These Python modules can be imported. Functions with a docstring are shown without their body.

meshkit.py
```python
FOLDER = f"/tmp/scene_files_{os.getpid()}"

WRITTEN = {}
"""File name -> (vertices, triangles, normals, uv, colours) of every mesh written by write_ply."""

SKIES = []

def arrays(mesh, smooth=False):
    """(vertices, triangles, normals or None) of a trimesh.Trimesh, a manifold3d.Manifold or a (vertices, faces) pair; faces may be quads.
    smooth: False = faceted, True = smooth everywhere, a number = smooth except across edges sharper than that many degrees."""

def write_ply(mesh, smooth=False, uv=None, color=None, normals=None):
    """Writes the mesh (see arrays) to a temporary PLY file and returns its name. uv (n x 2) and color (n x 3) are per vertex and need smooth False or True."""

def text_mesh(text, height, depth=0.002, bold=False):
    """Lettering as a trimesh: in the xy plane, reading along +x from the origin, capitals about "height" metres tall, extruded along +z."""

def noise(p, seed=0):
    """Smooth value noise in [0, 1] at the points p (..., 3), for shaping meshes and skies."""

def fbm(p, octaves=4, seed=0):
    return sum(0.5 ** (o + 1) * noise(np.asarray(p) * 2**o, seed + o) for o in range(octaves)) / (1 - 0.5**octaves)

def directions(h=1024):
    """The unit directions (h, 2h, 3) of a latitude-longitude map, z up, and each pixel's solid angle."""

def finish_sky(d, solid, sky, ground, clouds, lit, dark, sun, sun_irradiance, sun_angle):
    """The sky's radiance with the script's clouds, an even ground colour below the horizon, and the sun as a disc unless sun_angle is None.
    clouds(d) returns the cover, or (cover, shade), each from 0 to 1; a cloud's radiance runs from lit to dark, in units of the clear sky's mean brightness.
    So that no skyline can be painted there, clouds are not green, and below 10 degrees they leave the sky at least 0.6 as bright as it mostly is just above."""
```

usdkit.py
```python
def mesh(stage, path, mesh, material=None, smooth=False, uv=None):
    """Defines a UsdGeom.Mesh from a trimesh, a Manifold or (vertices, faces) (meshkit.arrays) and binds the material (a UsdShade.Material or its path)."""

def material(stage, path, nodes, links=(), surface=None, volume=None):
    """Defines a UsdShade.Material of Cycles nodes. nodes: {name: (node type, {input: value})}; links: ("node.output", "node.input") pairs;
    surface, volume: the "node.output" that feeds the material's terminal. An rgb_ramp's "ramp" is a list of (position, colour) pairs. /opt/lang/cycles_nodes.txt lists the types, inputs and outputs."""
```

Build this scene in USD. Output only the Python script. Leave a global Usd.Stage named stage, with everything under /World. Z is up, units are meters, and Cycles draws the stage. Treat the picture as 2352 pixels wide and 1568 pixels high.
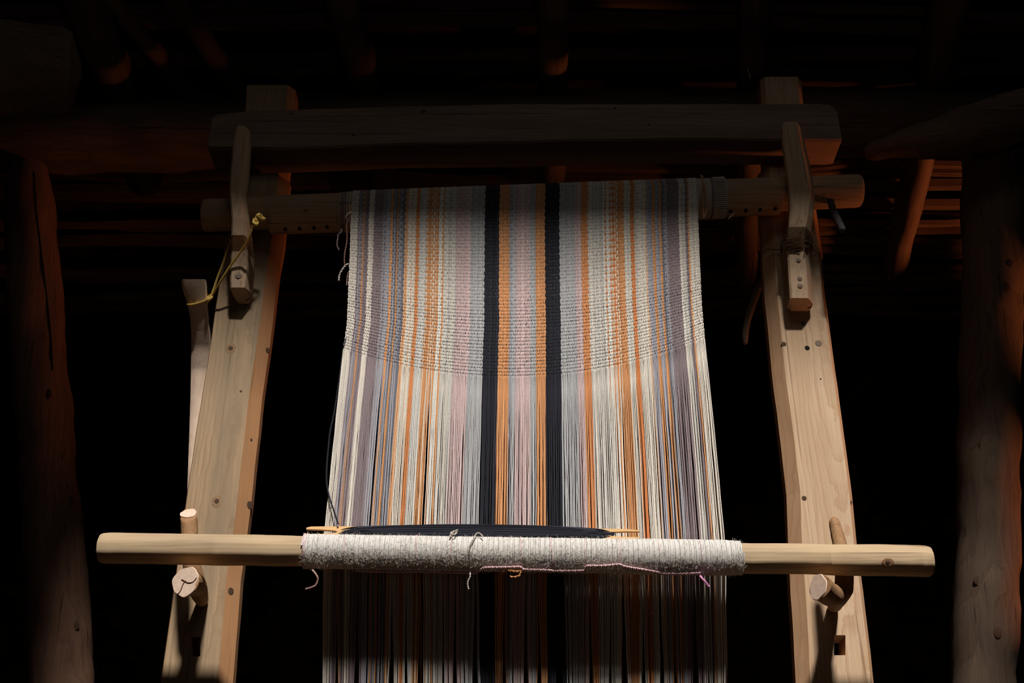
import math
import numpy as np
import trimesh
import manifold3d as m3
from scipy.spatial import cKDTree
from pxr import Usd, UsdGeom, UsdLux, Gf, Vt, Sdf
import usdkit
import meshkit

stage = Usd.Stage.CreateInMemory()
UsdGeom.SetStageUpAxis(stage, 'Z')
UsdGeom.SetStageMetersPerUnit(stage, 1.0)
UsdGeom.Xform.Define(stage, '/World')
UsdGeom.Scope.Define(stage, '/World/Looks')
rng = np.random.default_rng(7)
A = np.asarray
RAD = math.pi / 180

# ------------------------------------------------------------------ camera
W, H, F = 2352.0, 1568.0, 2900.0
PITCH, LEAN = 20 * RAD, 8.8 * RAD
CAM = A([0, 0, 0.65])
FWD = A([0, math.cos(PITCH), math.sin(PITCH)])
UP = A([0, -math.sin(PITCH), math.cos(PITCH)])
EX = A([1.0, 0, 0])
cam = UsdGeom.Camera.Define(stage, '/World/camera')
cam.CreateHorizontalApertureAttr(36.0)
cam.CreateVerticalApertureAttr(24.0)
cam.CreateFocalLengthAttr(36.0 * F / W)
cam.CreateClippingRangeAttr(Gf.Vec2f(0.05, 200))
cam.AddTransformOp().Set(Gf.Matrix4d(1).SetLookAt(Gf.Vec3d(*CAM), Gf.Vec3d(*(CAM + FWD)), Gf.Vec3d(*UP)).GetInverse())
cam.CreateExposureAttr(0.0)

# the loom leans back: local axes u (right), v (up along the posts), w (towards the weaver)
EV = A([0, math.sin(LEAN), math.cos(LEAN)])
EW = A([0, -math.cos(LEAN), math.sin(LEAN)])


def ray(px, py):
    return FWD + EX * ((px - W / 2) / F) + UP * ((H / 2 - py) / F)


O = CAM + 3.2 * ray(W / 2, 1275)


def P(px, py, w=0.0):
    """Where the line of sight through a point of the photograph meets the loom's plane w metres in front of the posts."""
    d = ray(px, py)
    t = ((O - CAM) @ EW + w) / (d @ EW)
    return CAM + d * t


def Y(px, py, y):
    """The same for the upright plane at depth y."""
    d = ray(px, py)
    return CAM + d * ((y - CAM[1]) / d[1])


def L(u, v, w):
    return O + EX * u + EV * v + EW * w


def loc(p):
    q = A(p) - O
    return A([q @ EX, q @ EV, q @ EW])


def pix(p):
    q = A(p) - CAM
    z = q @ FWD
    return W / 2 + F * (q @ EX) / z, H / 2 - F * (q @ UP) / z


# ------------------------------------------------------------------ light
SUN_A, SUN_SIDE = 41 * RAD, 0.20          # angle between sunbeam and loom plane; sideways drift
travel = -EW - EV / math.tan(SUN_A) - EX * SUN_SIDE
travel /= np.linalg.norm(travel)


def aim(prim, pos, direction):
    direction = A(direction, float)
    up = A([0, 0, 1.0]) if abs(direction[2]) < 0.95 * np.linalg.norm(direction) else A([0, 1.0, 0])
    M = Gf.Matrix4d(1).SetLookAt(Gf.Vec3d(*map(float, pos)), Gf.Vec3d(*map(float, A(pos) + direction)), Gf.Vec3d(*map(float, up))).GetInverse()
    UsdGeom.Xformable(prim).AddTransformOp().Set(M)


sun = UsdLux.DistantLight.Define(stage, '/World/sun')
sun.CreateIntensityAttr(212.0)
sun.CreateAngleAttr(5.0)
sun.CreateColorAttr(Gf.Vec3f(1.0, 0.95, 0.89))
aim(sun, (0, 0, 8), travel)
ZR = 4.8                                   # the high roof with its smoke hole


def hole(p):
    """Where the sunbeam that reaches p comes through the roof."""
    return p - travel * ((ZR - p[2]) / -travel[2])


HX0, HX1 = hole(P(60, 1262, 0.24))[0], hole(A([1.38, 3.2, 1.24]))[0]
HY0, HY1 = hole(L(0, -1.6, 0))[1], hole(P(1176, 605, 0.12))[1]
sky = UsdLux.RectLight.Define(stage, '/World/sky_in_smoke_hole')
sky.CreateWidthAttr(HX1 - HX0)
sky.CreateHeightAttr(HY1 - HY0)
sky.CreateIntensityAttr(0.6)
sky.CreateColorAttr(Gf.Vec3f(1.0, 0.95, 0.88))
aim(sky, ((HX0 + HX1) / 2, (HY0 + HY1) / 2, ZR + 0.2), (0, 0, -1))
RXR = 2.35                                  # the right wall, with gaps that let in light from the sunlit ground outside
SLOT = (3.24, 3.60, 0.90, 1.24)             # y0, y1, z0, z1
SLIT = (3.24, 3.60, 1.42, 1.66)
CHINK = (4.03, 4.37, 2.16, 2.52)
glow = UsdLux.RectLight.Define(stage, '/World/sunlit_ground_outside')
glow.CreateWidthAttr(0.2)
glow.CreateHeightAttr(0.22)
glow.CreateIntensityAttr(320.0)
glow.CreateColorAttr(Gf.Vec3f(1.0, 0.29, 0.10))
aim(glow, (RXR + 1.5, 3.24, 0.55), (-1, 0.05, 0.42))
chink = UsdLux.RectLight.Define(stage, '/World/sunlit_bank_outside')
chink.CreateWidthAttr(0.14)
chink.CreateHeightAttr(0.14)
chink.CreateIntensityAttr(480.0)
chink.CreateColorAttr(Gf.Vec3f(1.0, 0.27, 0.09))
aim(chink, (RXR + 1.0, 4.2, 1.78), (-1, 0, 0.5))
front = UsdLux.RectLight.Define(stage, '/World/daylight_in_front_door')
front.CreateWidthAttr(1.2)
front.CreateHeightAttr(1.9)
front.CreateIntensityAttr(0.42)
front.CreateColorAttr(Gf.Vec3f(1.0, 0.93, 0.88))
aim(front, (0.4, -3.85, 1.0), (0, 1, 0))


# ------------------------------------------------------------------ materials
def wood(name, dark, light, ring=4.5, streak=0.5, bump=0.15, rough=0.75, grey=None, ringmix=0.42):
    """Wood from the 'grain' primvar: (across, across, along) in metres. ring: spacing of the growth rings in mm."""
    k = 2 * math.pi / (20 * ring / 1000)
    n = {
        'g': ('attribute', {'attribute': 'grain'}),
        'ms': ('mapping', {'scale': (7.0, 7.0, 1.1)}),
        'warp': ('noise_texture', {'scale': 1.0, 'detail': 2.0}),
        'off': ('vector_math', {'math_type': 'multiply_add', 'vector2': (0.05, 0.05, 0.0), 'vector3': (0, 0, 0)}),
        'rings': ('wave_texture', {'wave_type': 'rings', 'rings_direction': 'z', 'profile': 'saw', 'scale': k, 'distortion': 2.6, 'detail': 3.0, 'detail_scale': 0.5}),
        'mf': ('mapping', {'scale': (260.0, 260.0, 6.0)}),
        'fib': ('noise_texture', {'scale': 1.0, 'detail': 3.0, 'roughness': 0.6}),
        'mp': ('mapping', {'scale': (14.0, 14.0, 2.2)}),
        'pat': ('noise_texture', {'scale': 1.0, 'detail': 3.0, 'roughness': 0.55}),
        'rr': ('rgb_ramp', {'ramp': [(0.0, light), (0.6, tuple(0.75 * a + 0.25 * b for a, b in zip(light, dark))), (0.92, dark), (1.0, light)]}),
        'fr': ('rgb_ramp', {'ramp': [(0.32, tuple(0.42 * a + 0.58 * b for a, b in zip(light, dark))), (0.62, light)]}),
        'm1': ('mix_color', {'blend_type': 'mix', 'fac': ringmix}),
        'pr': ('map_range', {'from_min': 0.36, 'from_max': 0.68, 'to_min': 0.0, 'to_max': streak, 'clamp': True}),
        'm2': ('mix_color', {'blend_type': 'mix', 'b': grey or dark}),
        'mc': ('mapping', {'scale': (95.0, 95.0, 1.6)}),
        'chk': ('noise_texture', {'scale': 1.0, 'detail': 2.0, 'roughness': 0.5}),
        'cr': ('map_range', {'from_min': 0.27, 'from_max': 0.36, 'to_min': 0.75, 'to_max': 0.0, 'clamp': True}),
        'm3': ('mix_color', {'blend_type': 'mix', 'b': tuple(0.45 * c for c in dark)}),
        'h': ('math', {'math_type': 'multiply_add', 'value2': 0.5}),
        'bp': ('bump', {'strength': bump, 'distance': 0.002}),
        'st': ('attribute', {'attribute': 'stain'}),
        'sf': ('math', {'math_type': 'multiply'}),
        'm4': ('mix_color', {'blend_type': 'mix', 'b': (0.46, 0.20, 0.075)}),
        'p': ('principled_bsdf', {'roughness': rough, 'specular_ior_level': 0.25}),
    }
    l = [('st.fac', 'sf.value1'), ('fib.fac', 'sf.value2'), ('sf.value', 'm4.fac'), ('m3.result', 'm4.a'), ('m4.result', 'p.base_color'), ('g.vector', 'ms.vector'), ('ms.vector', 'warp.vector'), ('warp.color', 'off.vector1'), ('g.vector', 'off.vector3'), ('off.vector', 'rings.vector'),
         ('g.vector', 'mf.vector'), ('mf.vector', 'fib.vector'), ('g.vector', 'mp.vector'), ('mp.vector', 'pat.vector'), ('rings.fac', 'rr.fac'), ('fib.fac', 'fr.fac'),
         ('fr.color', 'm1.a'), ('rr.color', 'm1.b'), ('pat.fac', 'pr.value'), ('pr.result', 'm2.fac'), ('m1.result', 'm2.a'), ('g.vector', 'mc.vector'), ('mc.vector', 'chk.vector'), ('chk.fac', 'cr.value'), ('cr.result', 'm3.fac'), ('m2.result', 'm3.a'),
         ('fib.fac', 'h.value1'), ('rings.fac', 'h.value3'), ('h.value', 'bp.height'), ('bp.normal', 'p.normal')]
    return usdkit.material(stage, '/World/Looks/' + name, n, l, surface='p.BSDF')


M = {}
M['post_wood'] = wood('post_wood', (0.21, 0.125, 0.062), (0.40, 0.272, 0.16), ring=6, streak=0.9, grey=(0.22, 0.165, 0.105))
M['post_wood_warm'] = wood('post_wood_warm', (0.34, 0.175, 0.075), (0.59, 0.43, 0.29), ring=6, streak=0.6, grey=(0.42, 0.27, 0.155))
M['bar_wood'] = wood('bar_wood', (0.31, 0.20, 0.105), (0.58, 0.43, 0.265), ring=7, streak=0.65, grey=(0.27, 0.20, 0.13), ringmix=0.35)
M['beam_wood'] = wood('beam_wood', (0.15, 0.09, 0.066), (0.28, 0.19, 0.15), ring=9, streak=0.5, grey=(0.11, 0.08, 0.06), ringmix=0.35)
M['cloth_beam_wood'] = wood('cloth_beam_wood', (0.24, 0.14, 0.07), (0.46, 0.31, 0.19), ring=7, streak=0.55, grey=(0.24, 0.17, 0.12), ringmix=0.4)
M['bracket_wood'] = wood('bracket_wood', (0.34, 0.20, 0.10), (0.58, 0.41, 0.27), ring=10, streak=0.35, grey=(0.36, 0.26, 0.19), ringmix=0.3)
M['pale_wood'] = wood('pale_wood', (0.62, 0.43, 0.30), (0.86, 0.66, 0.51), ring=9, streak=0.3, ringmix=0.25)
M['peg_wood'] = wood('peg_wood', (0.20, 0.10, 0.045), (0.38, 0.215, 0.105), ring=8, streak=0.5, ringmix=0.3)
M['shuttle_wood'] = wood('shuttle_wood', (0.46, 0.25, 0.10), (0.66, 0.42, 0.20), ring=8, streak=0.3, ringmix=0.3)
M['log_wood'] = wood('log_wood', (0.045, 0.028, 0.018), (0.16, 0.105, 0.07), ring=14, streak=0.8, grey=(0.07, 0.048, 0.034), bump=0.4, ringmix=0.35, rough=0.85)
M['log_wood_red'] = wood('log_wood_red', (0.06, 0.028, 0.016), (0.20, 0.105, 0.065), ring=14, streak=0.8, grey=(0.08, 0.045, 0.03), bump=0.4, ringmix=0.35, rough=0.85)
M['stick_wood'] = wood('stick_wood', (0.05, 0.03, 0.018), (0.15, 0.095, 0.055), ring=14, streak=0.7, grey=(0.05, 0.032, 0.02), bump=0.3, ringmix=0.3, rough=0.9)


def plain(name, color, rough=0.85, scale=0.0, vary=0.0, bump=0.4):
    n = {'p': ('principled_bsdf', {'roughness': rough, 'base_color': color, 'specular_ior_level': 0.15})}
    l = []
    if scale:
        n['geo'] = ('geometry', {})
        n['n'] = ('noise_texture', {'scale': scale, 'detail': 4.0, 'roughness': 0.65})
        n['r'] = ('rgb_ramp', {'ramp': [(0.28, tuple(c * (1 - vary) for c in color)), (0.72, tuple(min(1, c * (1 + vary)) for c in color))]})
        n['b'] = ('bump', {'strength': bump, 'distance': 0.004})
        l = [('geo.position', 'n.vector'), ('n.fac', 'r.fac'), ('r.color', 'p.base_color'), ('n.fac', 'b.height'), ('b.normal', 'p.normal')]
    return usdkit.material(stage, '/World/Looks/' + name, n, l, surface='p.BSDF')


M['knot'] = plain('knot', (0.075, 0.042, 0.026), 0.8, 420, 0.6, 0.15)
M['knot_halo'] = plain('knot_halo', (0.25, 0.155, 0.085), 0.8, 260, 0.35, 0.1)
M['knot_red'] = plain('knot_red', (0.24, 0.13, 0.065), 0.7, 300, 0.4)
M['dowel'] = plain('dowel', (0.20, 0.15, 0.11), 0.85, 250, 0.35, 0.15)
M['hollow'] = plain('hollow', (0.012, 0.009, 0.007), 0.9)
M['end_grain'] = plain('end_grain', (0.66, 0.49, 0.38), 0.8, 120, 0.15, 0.08)
M['crack'] = plain('crack', (0.09, 0.035, 0.02), 0.9)
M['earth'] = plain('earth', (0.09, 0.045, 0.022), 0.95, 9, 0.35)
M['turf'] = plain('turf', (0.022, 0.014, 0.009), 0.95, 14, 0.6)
M['iron'] = plain('iron', (0.045, 0.042, 0.042), 0.6, 80, 0.3)
M['yellow_cord'] = plain('yellow_cord', (0.66, 0.44, 0.11), 0.6, 400, 0.2)
M['straw'] = plain('straw', (0.45, 0.36, 0.22), 0.7)


def yarn_material(name, vary=0.22, scale=900.0):
    """Wool: the dyed colour rides on the yarn as a 'tint' primvar; heathered by fine noise along the twist."""
    n = {'t': ('attribute', {'attribute': 'tint'}), 'geo': ('geometry', {}), 'n': ('noise_texture', {'scale': scale, 'detail': 2.0, 'roughness': 0.7}),
         'r': ('map_range', {'from_min': 0.3, 'from_max': 0.7, 'to_min': 1 - vary, 'to_max': 1 + vary, 'clamp': True}),
         'm': ('vector_math', {'math_type': 'scale'}), 'b': ('bump', {'strength': 0.5, 'distance': 0.0015}),
         'p': ('principled_bsdf', {'roughness': 0.9, 'specular_ior_level': 0.1, 'sheen_weight': 0.08})}
    l = [('t.color', 'm.vector1'), ('geo.position', 'n.vector'), ('n.fac', 'r.value'), ('r.result', 'm.scale'), ('m.vector', 'p.base_color'), ('n.fac', 'b.height'), ('b.normal', 'p.normal')]
    return usdkit.material(stage, '/World/Looks/' + name, n, l, surface='p.BSDF')


M['yarn'] = yarn_material('yarn', 0.34, 750.0)
M['fuzz'] = plain('fuzz', (0.62, 0.57, 0.51), 0.8)

# ------------------------------------------------------------------ scene helpers
used = {}


def numbered(parent, name):
    k = used.get((parent, name), -1) + 1
    used[(parent, name)] = k
    return f'{parent}/{name}' + (f'_{k:03d}' if k else '')


def tag(prim, label=None, category=None, group=None, kind=None):
    for key, val in (('label', label), ('category', category), ('group', group), ('kind', kind)):
        if val:
            prim.SetCustomDataByKey(key, val)
    return prim


def thing(name, label=None, category=None, group=None, kind=None):
    x = UsdGeom.Xform.Define(stage, numbered('/World', name))
    return tag(x.GetPrim(), label, category, group, kind)


def put(name, mesh, mat, parent=None, smooth=35, along=None, seed=0.0, tint=None, stain=0.0, label=None, category=None, group=None, kind=None):
    """ONE Mesh prim under parent (or /World). along: the grain's direction; tint: colours per vertex."""
    where = numbered(str(parent.GetPath()) if parent else '/World', name)
    if hasattr(mesh, 'to_mesh'):
        q = mesh.to_mesh()
        mesh = trimesh.Trimesh(q.vert_properties[:, :3], q.tri_verts, process=False)
    v, f, n = meshkit.arrays(mesh, smooth)
    g = usdkit.mesh(stage, where, (v, f), M[mat] if isinstance(mat, str) else mat)
    if n is not None:
        g.CreateNormalsAttr(Vt.Vec3fArray.FromNumpy(n.astype(np.float32)))
        g.SetNormalsInterpolation('vertex')
    if along is not None:
        a = A(along, float) / np.linalg.norm(along)
        b = np.cross(a, [0, 0, 1.0] if abs(a[2]) < 0.9 else [0, 1.0, 0])
        b /= np.linalg.norm(b)
        c = np.cross(a, b)
        mid = v.mean(0)
        gr = np.stack([(v - mid) @ b + 0.03 + 0.013 * math.sin(seed * 7.1), (v - mid) @ c + 0.09 + 0.02 * math.cos(seed * 5.3), v @ a + seed * 3.7], 1)
        pv = UsdGeom.PrimvarsAPI(g).CreatePrimvar('grain', Sdf.ValueTypeNames.Float3Array, 'vertex')
        pv.Set(Vt.Vec3fArray.FromNumpy(gr.astype(np.float32)))
    if stain and n is not None:               # heartwood shows on the sides of the hewn post
        sv = stain * np.clip((abs(n @ EX) - 0.25) / 0.2, 0, 1)
        UsdGeom.PrimvarsAPI(g).CreatePrimvar('stain', Sdf.ValueTypeNames.FloatArray, 'vertex').Set(Vt.FloatArray.FromNumpy(sv.astype(np.float32)))
    if tint is not None:
        tint = np.broadcast_to(A(tint, float), (len(mesh.vertices) if hasattr(mesh, 'vertices') else len(mesh[0]), 3))
        if len(tint) != len(v):
            src = A(mesh.vertices)
            tint = tint[cKDTree(src).query(v)[1]]
        pv = UsdGeom.PrimvarsAPI(g).CreatePrimvar('tint', Sdf.ValueTypeNames.Color3fArray, 'vertex')
        pv.Set(Vt.Vec3fArray.FromNumpy(np.ascontiguousarray(tint, dtype=np.float32)))
    return tag(g.GetPrim(), label, category, group, kind)


def loft(sections, rough=0.0, seed=0, freq=6.0):
    """A closed solid through the sections (n, m, 3)."""
    s = A(sections, float)
    n, m = s.shape[:2]
    v = s.reshape(-1, 3)
    i, j = np.meshgrid(np.arange(n - 1), np.arange(m), indexing='ij')
    q = np.stack([i * m + j, i * m + (j + 1) % m, (i + 1) * m + (j + 1) % m, (i + 1) * m + j], -1).reshape(-1, 4)
    f = np.vstack([q[:, [0, 1, 2]], q[:, [0, 2, 3]]])
    v = np.vstack([v, s[0].mean(0), s[-1].mean(0)])
    j = np.arange(m)
    a = np.stack([np.full(m, n * m), (j + 1) % m, j], 1)
    b = np.stack([np.full(m, n * m + 1), (n - 1) * m + j, (n - 1) * m + (j + 1) % m], 1)
    t = trimesh.Trimesh(v, np.vstack([f, a, b]), process=False)
    if rough:
        d = A([meshkit.fbm(t.vertices * freq, 3, seed + k) for k in range(3)]).T - 0.5
        t.vertices = t.vertices + d * rough * 2
    if t.volume < 0:
        t.invert()
    return t


def dense(keys, sections, step):
    """Sections interpolated so that no gap along keys is wider than step."""
    keys, s = A(keys, float), A(sections, float)
    n = max(2, int(math.ceil((keys[-1] - keys[0]) / step)) + 1)
    x = np.unique(np.concatenate([np.linspace(keys[0], keys[-1], n), keys]))
    flat = s.reshape(len(s), -1)
    return np.stack([np.interp(x, keys, c) for c in flat.T], 1).reshape(len(x), *s.shape[1:])


def smoothline(pts, n):
    """A smooth curve through pts (Catmull-Rom), n points."""
    from scipy.interpolate import PchipInterpolator
    p = A(pts, float)
    t = np.concatenate([[0], np.cumsum(np.linalg.norm(np.diff(p, axis=0), axis=1) + 1e-9)])
    return PchipInterpolator(t, p)(np.linspace(0, t[-1], n))


def frames(p):
    t = np.gradient(p, axis=0)
    t /= np.linalg.norm(t, axis=1, keepdims=True) + 1e-12
    ref = A([0, 0, 1.0]) if abs(t[:, 2]).mean() < 0.75 else A([0, 1.0, 0])
    a = np.cross(t, ref)
    a /= np.linalg.norm(a, axis=1, keepdims=True) + 1e-12
    return t, a, np.cross(t, a)


def tube(pts, r, sides=7, flat=1.0, twist=0.0):
    p = A(pts, float)
    t, a, b = frames(p)
    r = np.broadcast_to(A(r, float), (len(p),))
    ang = np.arange(sides) * 2 * np.pi / sides
    an = ang[None, :] + (np.arange(len(p)) * twist)[:, None]
    s = p[:, None] + r[:, None, None] * (np.cos(an)[..., None] * a[:, None] + flat * np.sin(an)[..., None] * b[:, None])
    return loft(s)


def log(pts, r, sides=14, n=40, rough=0.012, seed=0, lumps=0.06, cap=0.6):
    """A peeled, slightly crooked tree trunk with rounded ends."""
    p = smoothline(pts, n)
    t, a, b = frames(p)
    rr = np.interp(np.linspace(0, 1, n), np.linspace(0, 1, len(np.atleast_1d(r))), np.atleast_1d(r)) if np.ndim(r) else np.full(n, r)
    rr = rr * (1 + lumps * 2 * (meshkit.noise(np.stack([np.linspace(0, 7, n), np.full(n, seed * 3.3), np.zeros(n)], 1), seed) - 0.5))
    e = np.minimum(np.arange(n), np.arange(n)[::-1]) / 1.6
    rr = rr * np.where(e < 1, np.sqrt(np.clip(1 - (1 - e) ** 2 * cap, 0.02, 1)), 1)
    ang = np.arange(sides) * 2 * np.pi / sides
    s = p[:, None] + rr[:, None, None] * (np.cos(ang)[None, :, None] * a[:, None] + np.sin(ang)[None, :, None] * b[:, None])
    return loft(s, rough, seed, freq=9.0)


def join(ms):
    return trimesh.util.concatenate(ms)


def man(t):
    return m3.Manifold(m3.Mesh(vert_properties=A(t.vertices, dtype=np.float32), tri_verts=A(t.faces, dtype=np.uint32)))


def chain(joints, radii, seg=20):
    """Hulls of the balls at successive joints, as one solid."""
    balls = [m3.Manifold.sphere(r, seg).translate(tuple(map(float, p))) for p, r in zip(joints, radii)]
    out = m3.Manifold.batch_hull([balls[0], balls[1]])
    for a, b in zip(balls[1:], balls[2:]):
        out = out + m3.Manifold.batch_hull([a, b])
    return out


def soften(man_, length=0.006, it=8, rough=0.0, seed=0):
    q = man_.refine_to_length(length).to_mesh()
    t = trimesh.Trimesh(q.vert_properties[:, :3], q.tri_verts, process=True)
    trimesh.smoothing.filter_taubin(t, iterations=it)
    if rough:
        d = A([meshkit.fbm(t.vertices * 25, 3, seed + k) for k in range(3)]).T - 0.5
        t.vertices = t.vertices + d * rough * 2
    return t


def as_trimesh(m):
    if hasattr(m, 'to_mesh'):
        q = m.to_mesh()
        return trimesh.Trimesh(q.vert_properties[:, :3], q.tri_verts, process=False)
    return m


def snap(mesh, p, d):
    """The point of the mesh's surface that lies along -d from p + d * 6 cm."""
    hit = mesh.ray.intersects_location([A(p) + A(d) * 0.06], [-A(d)])[0]
    return A(p) if len(hit) == 0 else min(hit, key=lambda q: np.linalg.norm(q - p))


def seen(mesh, px, py):
    """The point of the mesh that shows at this place of the photograph."""
    d = ray(px, py)
    hit = mesh.ray.intersects_location([CAM], [d / np.linalg.norm(d)])[0]
    return min(hit, key=lambda q: np.linalg.norm(q - CAM)) if len(hit) else P(px, py, 0.1)


def dome(center, ru, rv, h, ax=EX, ay=EV, az=EW):
    """A shallow lens lying on a surface: a knot or the end of a peg."""
    t = trimesh.creation.icosphere(2, 1.0)
    v = A(t.vertices)
    return trimesh.Trimesh(A(center) + v[:, :1] * ru * ax + v[:, 1:2] * rv * ay + v[:, 2:] * h * az, t.faces, process=False)


# ------------------------------------------------------------------ the house
def box(x0, x1, y0, y1, z0, z1):
    t = trimesh.creation.box((x1 - x0, y1 - y0, z1 - z0))
    t.apply_translation(((x0 + x1) / 2, (y0 + y1) / 2, (z0 + z1) / 2))
    return t


RX0, RX1, RY0, RY1 = -4.2, RXR, -4.0, 5.15
gx, gy = np.meshgrid(np.linspace(RX0, RX1, 70), np.linspace(RY0, RY1, 86))
gz = 0.03 * (meshkit.fbm(np.stack([gx * 2, gy * 2, gx * 0], -1), 4, 3) - 0.5)
k = np.arange(86 * 70).reshape(86, 70)
fl = trimesh.Trimesh(np.stack([gx, gy, gz], -1).reshape(-1, 3), np.vstack([np.stack([k[:-1, :-1], k[:-1, 1:], k[1:, 1:]], -1).reshape(-1, 3), np.stack([k[:-1, :-1], k[1:, 1:], k[1:, :-1]], -1).reshape(-1, 3)]), process=False)
put('floor', fl, 'earth', smooth=True, label='trodden brown earth floor under the loom', category='floor', kind='structure')


def rough_wall(name, c0, cx, cz, label, nx=60, nz=34, amp=0.12, seed=0, hole=None):
    c0, cx, cz = A(c0, float), A(cx, float), A(cz, float)
    s, t = np.meshgrid(np.linspace(0, 1, nx), np.linspace(0, 1, nz))
    p = c0 + s[..., None] * cx + t[..., None] * cz
    nrm = np.cross(cx, cz)
    nrm = nrm / np.linalg.norm(nrm)
    p = p + nrm * (amp * (meshkit.fbm(p * A([3.5, 3.5, 7.0]), 4, seed) - 0.5))[..., None]
    k = np.arange(nx * nz).reshape(nz, nx)
    f = np.vstack([np.stack([k[:-1, :-1], k[:-1, 1:], k[1:, 1:]], -1).reshape(-1, 3), np.stack([k[:-1, :-1], k[1:, 1:], k[1:, :-1]], -1).reshape(-1, 3)])
    if hole is not None:
        c = p.reshape(-1, 3)[f].mean(1)
        f = f[~hole(c)]
    put(name, trimesh.Trimesh(p.reshape(-1, 3), f, process=False), 'turf', smooth=True, label=label, category='wall', kind='structure')


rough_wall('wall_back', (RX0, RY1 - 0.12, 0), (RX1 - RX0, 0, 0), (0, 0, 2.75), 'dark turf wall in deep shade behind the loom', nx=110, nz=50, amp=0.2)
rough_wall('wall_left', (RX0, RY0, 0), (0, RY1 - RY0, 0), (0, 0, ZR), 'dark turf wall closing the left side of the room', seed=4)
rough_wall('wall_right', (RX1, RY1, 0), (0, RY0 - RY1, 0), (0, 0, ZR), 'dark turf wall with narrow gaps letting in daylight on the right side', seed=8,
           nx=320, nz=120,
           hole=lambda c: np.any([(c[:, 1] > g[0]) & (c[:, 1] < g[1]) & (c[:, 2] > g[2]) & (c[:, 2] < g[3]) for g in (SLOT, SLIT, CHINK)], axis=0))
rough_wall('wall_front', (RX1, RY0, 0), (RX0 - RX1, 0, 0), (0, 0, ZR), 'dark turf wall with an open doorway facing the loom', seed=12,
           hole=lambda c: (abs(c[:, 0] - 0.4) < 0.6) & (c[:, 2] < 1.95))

# roof: a low pent roof of sticks on rafters over the loom, and the high roof with the smoke hole in front of it
SL = 0.325
ZP = lambda y: 3.04 - SL * (y - 3.58)       # underside of the sticks
roof = thing('ceiling', 'low stick and turf roof over the loom', 'ceiling', kind='structure')
EDGE = 2.95
deck = trimesh.Trimesh(*[A(x) for x in (box(RX0, RX1, EDGE, 5.4, 0, 0.12).vertices, box(RX0, RX1, EDGE, 5.4, 0, 0.12).faces)], process=False)
dv = A(deck.vertices)
dv[:, 2] += ZP(dv[:, 1]) + 0.085
put('turf_deck', trimesh.Trimesh(dv, deck.faces, process=False), 'turf', roof, smooth=False)
high = (man(box(RX0 - .1, RX1 + .1, RY0 - .1, EDGE + .1, ZR, ZR + .15)) - man(box(HX0, HX1, HY0, HY1, ZR - 1, ZR + 1)))
upper = thing('ceiling', 'high dark roof with the smoke hole that lets the light in', 'ceiling', kind='structure')
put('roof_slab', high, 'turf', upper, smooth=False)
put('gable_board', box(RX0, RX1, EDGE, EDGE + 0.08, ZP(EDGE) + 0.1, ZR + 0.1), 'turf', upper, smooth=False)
y = EDGE + 0.05
i = 0
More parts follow.
